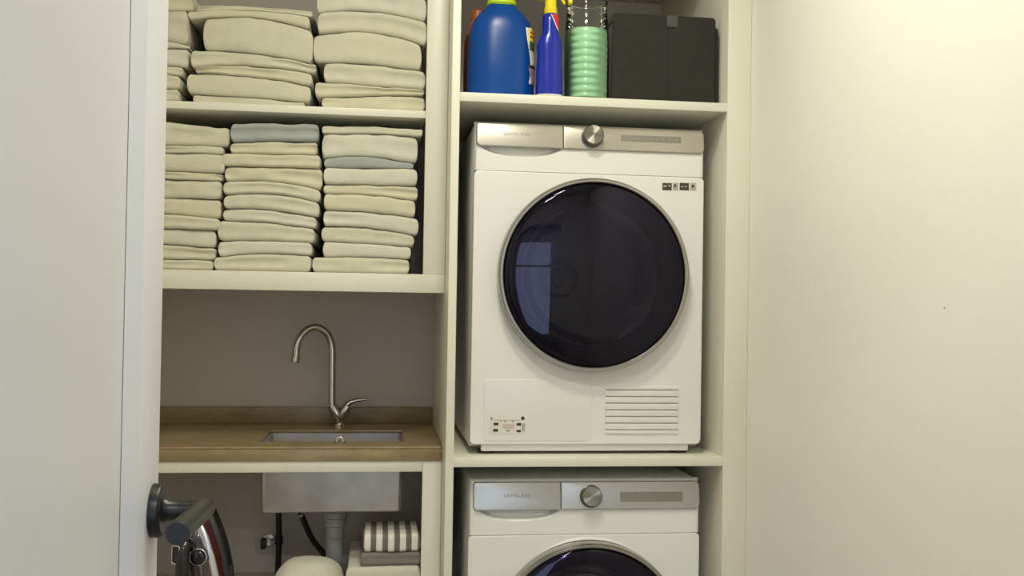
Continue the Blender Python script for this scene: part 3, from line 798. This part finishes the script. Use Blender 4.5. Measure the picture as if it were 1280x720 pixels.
stack(ZM1, [(121.5, 119, 119.5), (101, 106.5, 112), (77, 80, 88.5), (43, 40.5, 58), (17, 14, 27), (-9, -12, -2), (-34, -36, -28)],
      [(403, 532), (396, 532.5), (405, 532.5), (393.5, 529), (396, 532.5), (395, 532.5), (397, 532)], [ci, ci, cm, cm, cm, cw, cw], 'upper-shelf stack beside the appliance tower', GU, 3)
stack(ZL1, [(321, 324, 326), (301, 305, 311), (284, 286, 288.6), (264, 268, 274), (245, 247, 249), (221, 224, 226), (212.6, 214, 217), (190, 191, 193), (180, 181, 182.7), (149, 152, 158)],
      [(146, 268), (146, 270), (148, 271), (150, 275), (152, 277), (152, 277), (154, 278), (155, 280), (158, 279), (160, 285)], [cm, cm, cw, cm, ci, cm, ci, cm, cm, cm], 'lower-shelf stack half hidden by the door', GL, 4)
stack(ZL1, [(321, 317, 321), (301, 301, 305), (275, 279, 286.6), (261, 262.4, 272), (244, 243, 253), (227, 226.5, 237), (208, 209, 210.6), (191, 192.7, 194), (178.4, 176.4, 176.8), (154, 153.7, 155.7)],
      [(270, 391), (275, 392), (275, 396), (281, 398), (281, 400), (281, 402), (282, 404), (279, 402), (288, 397), (287, 397)], [cm, cw, cm, cw, cm, cm, ci, ci, ci, cg], 'middle stack on the lower shelf', GL, 5, words={9: 'blue-grey'})
stack(ZL1, [(321, 322, 325), (302, 305, 309.5), (282.4, 285, 295), (262.4, 265, 272.5), (242, 244, 251), (230, 230.5, 232), (209, 210, 210.5), (198, 195, 205), (167, 167, 171), (156.5, 157, 161)],
      [(393, 514), (404, 514), (404, 520), (405, 524), (406, 520), (405, 523), (405, 522), (406, 518), (400, 520), (401, 527)], [cm, cw, cm, cw, ci, ci, cw, cg, cw, cm], 'lower-shelf stack beside the appliance tower', GL, 6)

# towels in the base cabinet
SHZ = .4802
def flat(z): return lambda x: z
def pxz(u, v, Y): return at(u, v, Y).z
GY = LY + .035
gx = lambda u: at(u, 700, GY).x
rows = [('towel_ivory', 430, 526, .4804, .5180, 'folded ivory towel, lowest under the striped towel in the base cabinet'),
        ('towel_cream', 440, 526, .5182, .5560, 'folded cream towel, second from bottom under the striped towel'),
        ('towel_white', 433, 526, .5562, pxz(480, 708, GY), 'folded off-white towel just below the grey towel in the base cabinet'),
        ('towel_stone', 452, 526.5, pxz(480, 708, GY) + .0002, pxz(480, 691, GY), 'folded stone-grey towel between striped and off-white towels'),
        ('towel_striped', 453, 526.5, pxz(480, 691, GY) + .0002, pxz(480, 668, GY), 'folded towel with grey and white stripes on top of the stack')]  # rows
for k, (m, u0, u1, z0, z1, lab) in enumerate(rows):
    sl = .012 if k > 1 else .0
    xm_ = (gx(u0) + gx(u1)) / 2
    towel('folded_towel', None, m, lab, 'towel', 'folded towels under the sink', 700 + k, (lambda x, z0=z0: z0), (lambda x, z1=z1: z1), gx(u0), min(gx(u1), A0 - .01), GY + (.0 if k != 2 else -.006), GY + (.30 if k < 3 else .17))
# plump cream bundle
bp = at(393, 697, LY + .10)
zt = bp.z - .4803
bx0, bx1 = at(343, 715, LY + .1).x, at(429, 715, LY + .1).x
hw = (bx1 - bx0) / 2; rg = []
for k in range(1, 15):
    ph = math.pi * k / 15; zz = zt / 2 * (1 - math.cos(ph)); r_ = math.sin(ph) ** .62
    rg.append([(hw * r_ * (abs(math.cos(a)) ** .8) * math.copysign(1, math.cos(a)) * (1 + .05 * noise.noise(Vector((math.cos(a) * 2, math.sin(a) * 2, k * .25)))),
                .078 * r_ * (abs(math.sin(a)) ** .8) * math.copysign(1, math.sin(a)), zz + .006 * noise.noise(Vector((math.cos(a) * 1.6, math.sin(a) * 1.6, k * .2 + 9))) * math.sin(ph)) for a in [2 * math.pi * j / 48 for j in range(48)]])
o = loft('cloth_bundle', rg, 'towel_white', None, 80)
zmin = min(v.co.z for v in o.data.vertices)
o.location = ((bx0 + bx1) / 2, LY + .102, .4803 - zmin)
tag(o, 'plump rounded off-white cloth bundle in front of the drain pipe', 'cloth')

# ------------------------------------------------------------------ steam iron standing on its heel
IY = LY + .10
ipos = at(272, 700, IY)
iron = empty('steam_iron', (ipos.x - .012, IY, .4803), 'black and dark red steam iron with silver trim standing on its heel', 'iron')
IH = at(259, 622, IY).z - .4803              # heel to tip
HWI = .076
def iron_w(s): return HWI * (1 - max(0, (s - .12) / .88) ** 2.1) ** .72 if s > .12 else HWI * (.93 + .07 * s / .12)
def iron_place(l, wv, h):
    """l along the length (up), wv across, h height above the sole"""
    th_ = math.radians(27); lean = math.radians(7)
    ux, uy = math.cos(th_), math.sin(th_)     # across: right and back
    nx_, ny_ = -math.sin(th_), -math.cos(th_) # from the sole to the handle: left and towards the viewer
    nx_, ny_ = -math.sin(th_), -math.cos(th_)
    x = ux * wv + nx_ * h; y = -uy * wv + ny_ * h; z = l
    return Vector((x - math.tan(lean) * (l - IH * .3) * .5, y, z))
def iron_shell(name, m, layers, s0=0.0, s1=1.0, n=26):
    """layers: list of (height, inset) sections from the sole up"""
    rings = []
    for h, ins, e0, e1 in layers:
        pts = []
        for k in range(n + 1):
            s = e0 + (e1 - e0) * (1 - (1 - k / n) ** 1.6); pts.append((s, max(iron_w((s - e0) / (e1 - e0)) - ins, 0)))
        loop = [(s, w_) for s, w_ in pts] + [(s, -w_) for s, w_ in reversed(pts[:-1])]
        rings.append([iron_place(s * IH, w_, h) for s, w_ in loop])
    return loft(name, rings, m, iron, 40)
iron_shell('soleplate', 'iron_silver', [(0, .004, .01, .985), (.0008, .001, .0, 1.0), (.006, .0, .0, 1.0)])
iron_shell('skirt', 'iron_black', [(.0062, -.0005, -.0, 1.0), (.016, -.001, -.0, 1.0), (.030, .002, 0, .985), (.037, .006, 0, .96)])
iron_shell('red_band', 'iron_red', [(.0372, .0065, 0, .955), (.046, .010, 0, .93), (.050, .013, 0, .915)])
iron_shell('silver_trim', 'iron_silver', [(.0502, .0125, 0, .915), (.055, .0125, 0, .91), (.062, .018, 0, .885), (.064, .022, 0, .87)])
iron_shell('upper_body', 'iron_smoke', [(.0642, .0225, 0, .865), (.076, .028, 0, .80), (.088, .038, 0, .70), (.092, .046, .02, .62)])
hpts = [iron_place(IH * a_, 0, h_) for a_, h_ in ((.64, .08), (.68, .098), (.64, .112), (.52, .120), (.36, .122), (.20, .120), (.11, .112), (.08, .095), (.09, .07))]
tube('handle', crom(hpts, 6), .0155, 'iron_black', iron, n=18)
kp = iron_place(IH * .56, .020, .078); kn = (iron_place(0, .35, 1) - iron_place(0, 0, 0)).normalized()
tube('dial', [kp, kp + kn * .014, kp + kn * .017], [.019, .0185, .015], 'iron_black', iron, n=28)
ring = []
u_ = kn.cross(Vector((0, 0, 1))).normalized(); v_ = kn.cross(u_)
tube('dial_ring', [kp + kn * .006 + (u_ * math.cos(a) + v_ * math.sin(a)) * .0205 for a in [2 * math.pi * k / 28 for k in range(29)]], .0022, 'iron_silver', iron, n=8)
bpz = iron_place(IH * .60, -.012, .120)
bt = box('button', -.010, .010, -.008, .008, -.022, .022, 'iron_black', iron, bev=.003); bt.location = bpz; bt.rotation_euler = (0, 0, math.radians(-20))
rw = [Vector((x, -.0085, z)) for x, z in rrect(-.010, .010, -.022, .022, (.004,) * 4, 3)]
br = tube('button_frame', rw + [rw[0]], .0016, 'iron_silver', bt, n=8)

# ------------------------------------------------------------------ things on the tower's top shelf
SZ = Z_US1 + .0003
def ell_loft(name, secs, m, parent, n=56, e=2.6, smooth=45):
    rings = []
    for z, rx, ry, ox in secs:
        r = []
        for j in range(n):
            a = 2 * math.pi * j / n; c_, s_ = math.cos(a), math.sin(a)
            r.append((ox + rx * math.copysign(abs(c_) ** (2 / e), c_), ry * math.copysign(abs(s_) ** (2 / e), s_), z))
        rings.append(r)
    return loft(name, rings, m, parent, smooth)
def patch(name, fn, a0, a1, z0, z1, m, parent, na=10, nz=10, outline=None):
    """label patch lying on a body: fn(z) -> rx, ry, ox, e ; angles in radians"""
    V = []; Fc = []
    for k in range(nz + 1):
        z = z0 + (z1 - z0) * k / nz; rx, ry, ox, e = fn(z); rx += .0006; ry += .0006
        b0, b1 = (a0, a1) if not outline else outline(k / nz)
        for j in range(na + 1):
            a = b0 + (b1 - b0) * j / na; c_, s_ = math.cos(a), math.sin(a)
            V.append((ox + rx * math.copysign(abs(c_) ** (2 / e), c_), ry * math.copysign(abs(s_) ** (2 / e), s_), z))
    for k in range(nz):
        for j in range(na):
            Fc.append((k * (na + 1) + j, k * (na + 1) + j + 1, (k + 1) * (na + 1) + j + 1, (k + 1) * (na + 1) + j))
    o = mk(name, V, Fc, m, parent, 60)
    md = o.modifiers.new('solid', 'SOLIDIFY'); md.thickness = .0004; md.offset = 1
    return o
# detergent bottle
YB = TY + .095
c_ = at(625.5, 100, YB); wB = (at(667.5, 100, YB).x - at(584, 100, YB).x) / 2
b1 = empty('detergent_bottle', (c_.x, YB, SZ), 'large blue detergent bottle with a lime green cap', 'bottle')
hB = lambda v: at(625, v, YB).z - SZ
z_sh, z_nk = hB(52), hB(9)
bsecs = [(0, wB * .93, .052, 0), (.004, wB * .98, .056, 0), (.012, wB, .058, 0), (z_sh * .55, wB * .995, .058, 0), (z_sh, wB * .965, .056, 0), (hB(40), wB * .94, .054, .0), (hB(30), wB * .855, .051, 0), (hB(21), wB * .70, .045, .0), (hB(14), wB * .53, .037, 0), (z_nk + .002, wB * .40, .031, 0), (z_nk + .006, wB * .38, .030, 0)]
ell_loft('bottle_body', bsecs, 'blue_plastic', b1)
lathe_z('cap', [(.0345, z_nk - .001), (.0385, z_nk + .004), (.0385, z_nk + .010), (.0365, z_nk + .012), (.0355, z_nk + .055), (.033, z_nk + .060), (.01, z_nk + .061)], 'lime_cap', b1, n=40)
def bfn(z):
    for (za, ra, ya, _), (zb_, rb, yb_, _) in zip(bsecs, bsecs[1:]):
        if za <= z <= zb_:
            t_ = (z - za) / (zb_ - za); return ra + (rb - ra) * t_, ya + (yb_ - ya) * t_, 0, 2.6
    return bsecs[-1][1], bsecs[-1][2], 0, 2.6
la0, la1 = math.radians(-42), math.radians(20)
lab = tag(empty('label', (0, 0, 0)), 'printed label with yellow, green and mauve areas'); lab.parent = b1
def out1(t_): return (math.radians(-44 + 6 * math.sin(t_ * 5)), la1)
patch('label_base', bfn, la0, la1, hB(108), hB(38), 'white_label', lab, outline=out1, nz=24)
def fn2(z): r = bfn(z); return r[0] + .0006, r[1] + .0006, r[2], r[3]
def fn3(z): r = bfn(z); return r[0] + .0012, r[1] + .0012, r[2], r[3]
patch('label_band', fn2, math.radians(-42), la1, hB(55), hB(37), 'yellow_plastic', lab, outline=lambda t_: (math.radians(-42 + 8 * t_ ** 3), la1))
patch('label_stripe', fn3, math.radians(-38), la1, hB(44.5), hB(42), 'red_label', lab)
patch('label_stripe', fn3, math.radians(-40), la1, hB(50), hB(47.5), 'red_label', lab)
patch('label_band', fn2, math.radians(-42), la1, hB(66), hB(55.5), 'green_label', lab)
patch('label_band', fn2, math.radians(-46), la1, hB(88), hB(84), 'print_dark', lab)
patch('label_band', fn2, math.radians(-44), la1, hB(107.5), hB(88.5), 'mauve_label', lab, outline=lambda t_: (math.radians(-36 - 9 * t_), la1))
patch('label_band', fn2, math.radians(-24), la1, hB(83), hB(72), 'print_grey', lab)
# amber bottle behind
YO = TY + .235
co = at(595, 60, YO)
b0 = empty('amber_bottle', (co.x, YO, SZ), 'slim orange-red bottle standing behind the blue detergent bottle', 'bottle')
hO = lambda v: at(590, v, YO).z - SZ
ell_loft('bottle_body', [(0, .030, .03, 0), (.006, .033, .033, 0), (hO(62), .033, .033, 0), (hO(54), .032, .032, 0), (hO(46), .029, .029, .001)], 'dark_red_plastic', b0, n=32)
ell_loft('bottle_shoulder', [(hO(46) + .0003, .029, .029, .001), (hO(36), .026, .026, .002), (hO(28), .0185, .0185, .003), (hO(25), .017, .017, .003)], 'orange_plastic', b0, n=32)
lathe_z('cap', [(.0185, hO(25) + .0003), (.0185, hO(15)), (.014, hO(13))], 'orange_plastic', b0, n=24, cx=.003)
# spray bottle
YS = TY + .030
cs = at(686.5, 100, YS)
b2 = empty('spray_bottle', (cs.x, YS, SZ), 'deep blue spray bottle with a yellow trigger head', 'spray bottle')
hS = lambda v: at(686, v, YS).z - SZ
k_ = YS / F
xS = lambda u: at(u, 60, YS).x - cs.x
ssecs = [(.006, .034, .024, 0), (.012, .0345, .0245, 0), (hS(95), .0335, .024, -.0005), (hS(80), .032, .023, -.001), (hS(68), .0315, .023, -.001), (hS(58), .0325, .023, -.001), (hS(51.5), .0305, .0225, -.001), (hS(47.5), .0268, .0215, 0), (hS(44), .0222, .020, .001), (hS(40), .0210, .0195, .001), (hS(28), .0203, .019, .001), (hS(19.5), .0195, .018, .001), (hS(18), .015, .015, .001)]
ell_loft('bottle_body', ssecs, 'blue_deep', b2, e=2.3)
ell_loft('bottle_base', [(0, .031, .022, 0), (.002, .0335, .024, 0), (.0058, .0342, .0242, 0)], 'white_label', b2, e=2.3)
def sfn(z):
    for (za, ra, ya, oa), (zb_, rb, yb_, ob) in zip(ssecs, ssecs[1:]):
        if za <= z <= zb_:
            t_ = (z - za) / (zb_ - za); return ra + (rb - ra) * t_, ya + (yb_ - ya) * t_, oa + (ob - oa) * t_, 2.3
    return ssecs[-1][1], ssecs[-1][2], 0, 2.3
def sf2(z): r = sfn(z); return r[0] + .0006, r[1] + .0006, r[2], r[3]
patch('neck_label', sfn, 0, 0, hS(40), hS(20), 'white_label', b2, outline=lambda t_: (math.radians(-34 - 62 * t_ ** .6), math.radians(35)))
patch('neck_label', sf2, 0, 0, hS(38.5), hS(20.2), 'red_label', b2, outline=lambda t_: (math.radians(-28 - 62 * t_ ** .6), math.radians(35)))
zc = hS(18)
lathe_z('collar', [(.0155, zc + .0002), (.0165, zc + .002), (.0165, zc + .016), (.0145, zc + .018), (.0145, hS(6) + .010)], 'yellow_plastic', b2, n=32, cx=.001)
zh = hS(6)
hd2 = tag(empty('spray_head', (.001, 0, zh + .011)), 'yellow trigger spray head'); hd2.parent = b2
prof = [(-.036, .004), (-.030, -.001), (-.018, .0005), (-.014, -.002), (.012, -.002), (.014, .010), (.030, .018), (.044, .020), (.044, .040), (.010, .044), (-.024, .028), (-.036, .016)]
rings = []
for y, k2 in ((-.0095, .9), (-.008, .985), (0, 1), (.008, .985), (.0095, .9)):
    rings.append([(x * k2, y, .016 + (z - .016) * k2) for x, z in prof])
loft('head_shell', rings, 'yellow_plastic', hd2, 35)
tube('trigger', crom([(.020, 0, .012), (.024, 0, .002), (.0265, 0, -.012), (.030, 0, -.027), (.0365, 0, -.037)], 4), [.0052] * 9 + [.005, .0048, .0046, .0044, .0042, .004, .0036, .003], 'yellow_plastic', hd2, n=12)
lathe_x('nozzle', [(.0075, .0445), (.0085, .046), (.0085, .054), (.006, .055)], 'yellow_plastic', hd2, n=20)
hd2.children[-1].location = (0, 0, .030)
# ribbed clear jug with green liquid
YJ = TY + .068
cj = at(732.5, 90, YJ); wJ = (at(759.5, 90, YJ).x - at(705.5, 90, YJ).x) / 2
b3 = empty('clear_jug', (cj.x, YJ, SZ), 'clear ribbed plastic jug half full of pale green liquid', 'jug')
hJ = lambda v: at(734, v, YJ).z - SZ
zt = hJ(6); zw = hJ(40)
def jr(z):
    f = z / zt
    b_ = wJ * (1 - .10 * max(0, (f - .55) / .45) ** 1.4)
    return b_ + .0005 * math.sin(2 * math.pi * z / .0185)
N = 90
op = [(jr(.004) * .93, 0)] + [(jr(zt * k / N), .003 + (zt - .003) * k / N) for k in range(N + 1)]
op += [(jr(zt) + .003, zt + .001), (jr(zt) + .003, zt + .005), (jr(zt) - .002, zt + .006)]
ip = [(jr(zt) - .002, zt)] + [(jr(zt * (N - k) / N) - .0022, .005 + (zt - .005) * (N - k) / N) for k in range(N + 1)] + [(jr(.004) * .9, .004)]
lathe_z('jug_wall', op, 'clear_plastic', b3, n=64, smooth=60, cap0=True, cap1=False)
lp_ = [(jr(.004) * .9, .0045)] + [(jr(zw * k / 50) - .0026, .006 + (zw - .006) * k / 50) for k in range(51)]
lathe_z('liquid', lp_, 'green_liquid', b3, n=64, smooth=60)
# charcoal fabric box
YX = TY + .048
xa, xb = at(764, 80, YX).x, at(899, 80, YX).x; hxw = (xb - xa) / 2
bx = empty('storage_box', ((xa + xb) / 2, YX, SZ), 'charcoal fabric storage box with a small grey tag', 'box')
hX = lambda v: at(830, v, YX).z - SZ
zf = hX(31); zx = hX(18)
rg = []
for z, sx_, sy_ in ((0, .985, .99), (.003, 1, 1), (zf * .5, .995, .995), (zf - .004, .985, .99), (zf, .975, .98)):
    rg.append([(x * sx_, .13 + (y - .13) * sy_, z) for x, y in rrect(-hxw, hxw, .004, .26, (.006,) * 4, 4)])
loft('box_body', rg, 'charcoal_fabric', bx, 40)
lidx = hxw * .955
lid = box('lid', -lidx - .004, lidx - .006, .0015, .25, zf + .0003, zx, 'charcoal_fabric', bx, bev=.008, seg=3)
fp = rrect(-hxw * .965, hxw * .925, .004, zx - .002, (.004, .004, .01, .01), 4)
plate('front_flap', fp, 0, .0035, 'charcoal_fabric', bx, bev=.0015)
sxp = at(835.5, 80, YX).x - bx.location.x
box('seam', sxp - .0009, sxp + .0009, -.0008, .0002, .006, zx - .03, 'charcoal_trim', bx, bev=.0003, seg=1)
box('edge_binding', hxw * .93, hxw * .965, -.0005, .004, .006, zf - .004, 'charcoal_trim', bx, bev=.001)
tx0, tx1 = at(833.5, 20, YX).x - bx.location.x, at(847.5, 20, YX).x - bx.location.x
box('tag', tx0, tx1, -.0026, -.0002, hX(33.5), hX(19), 'tag_grey', bx, bev=.0006)
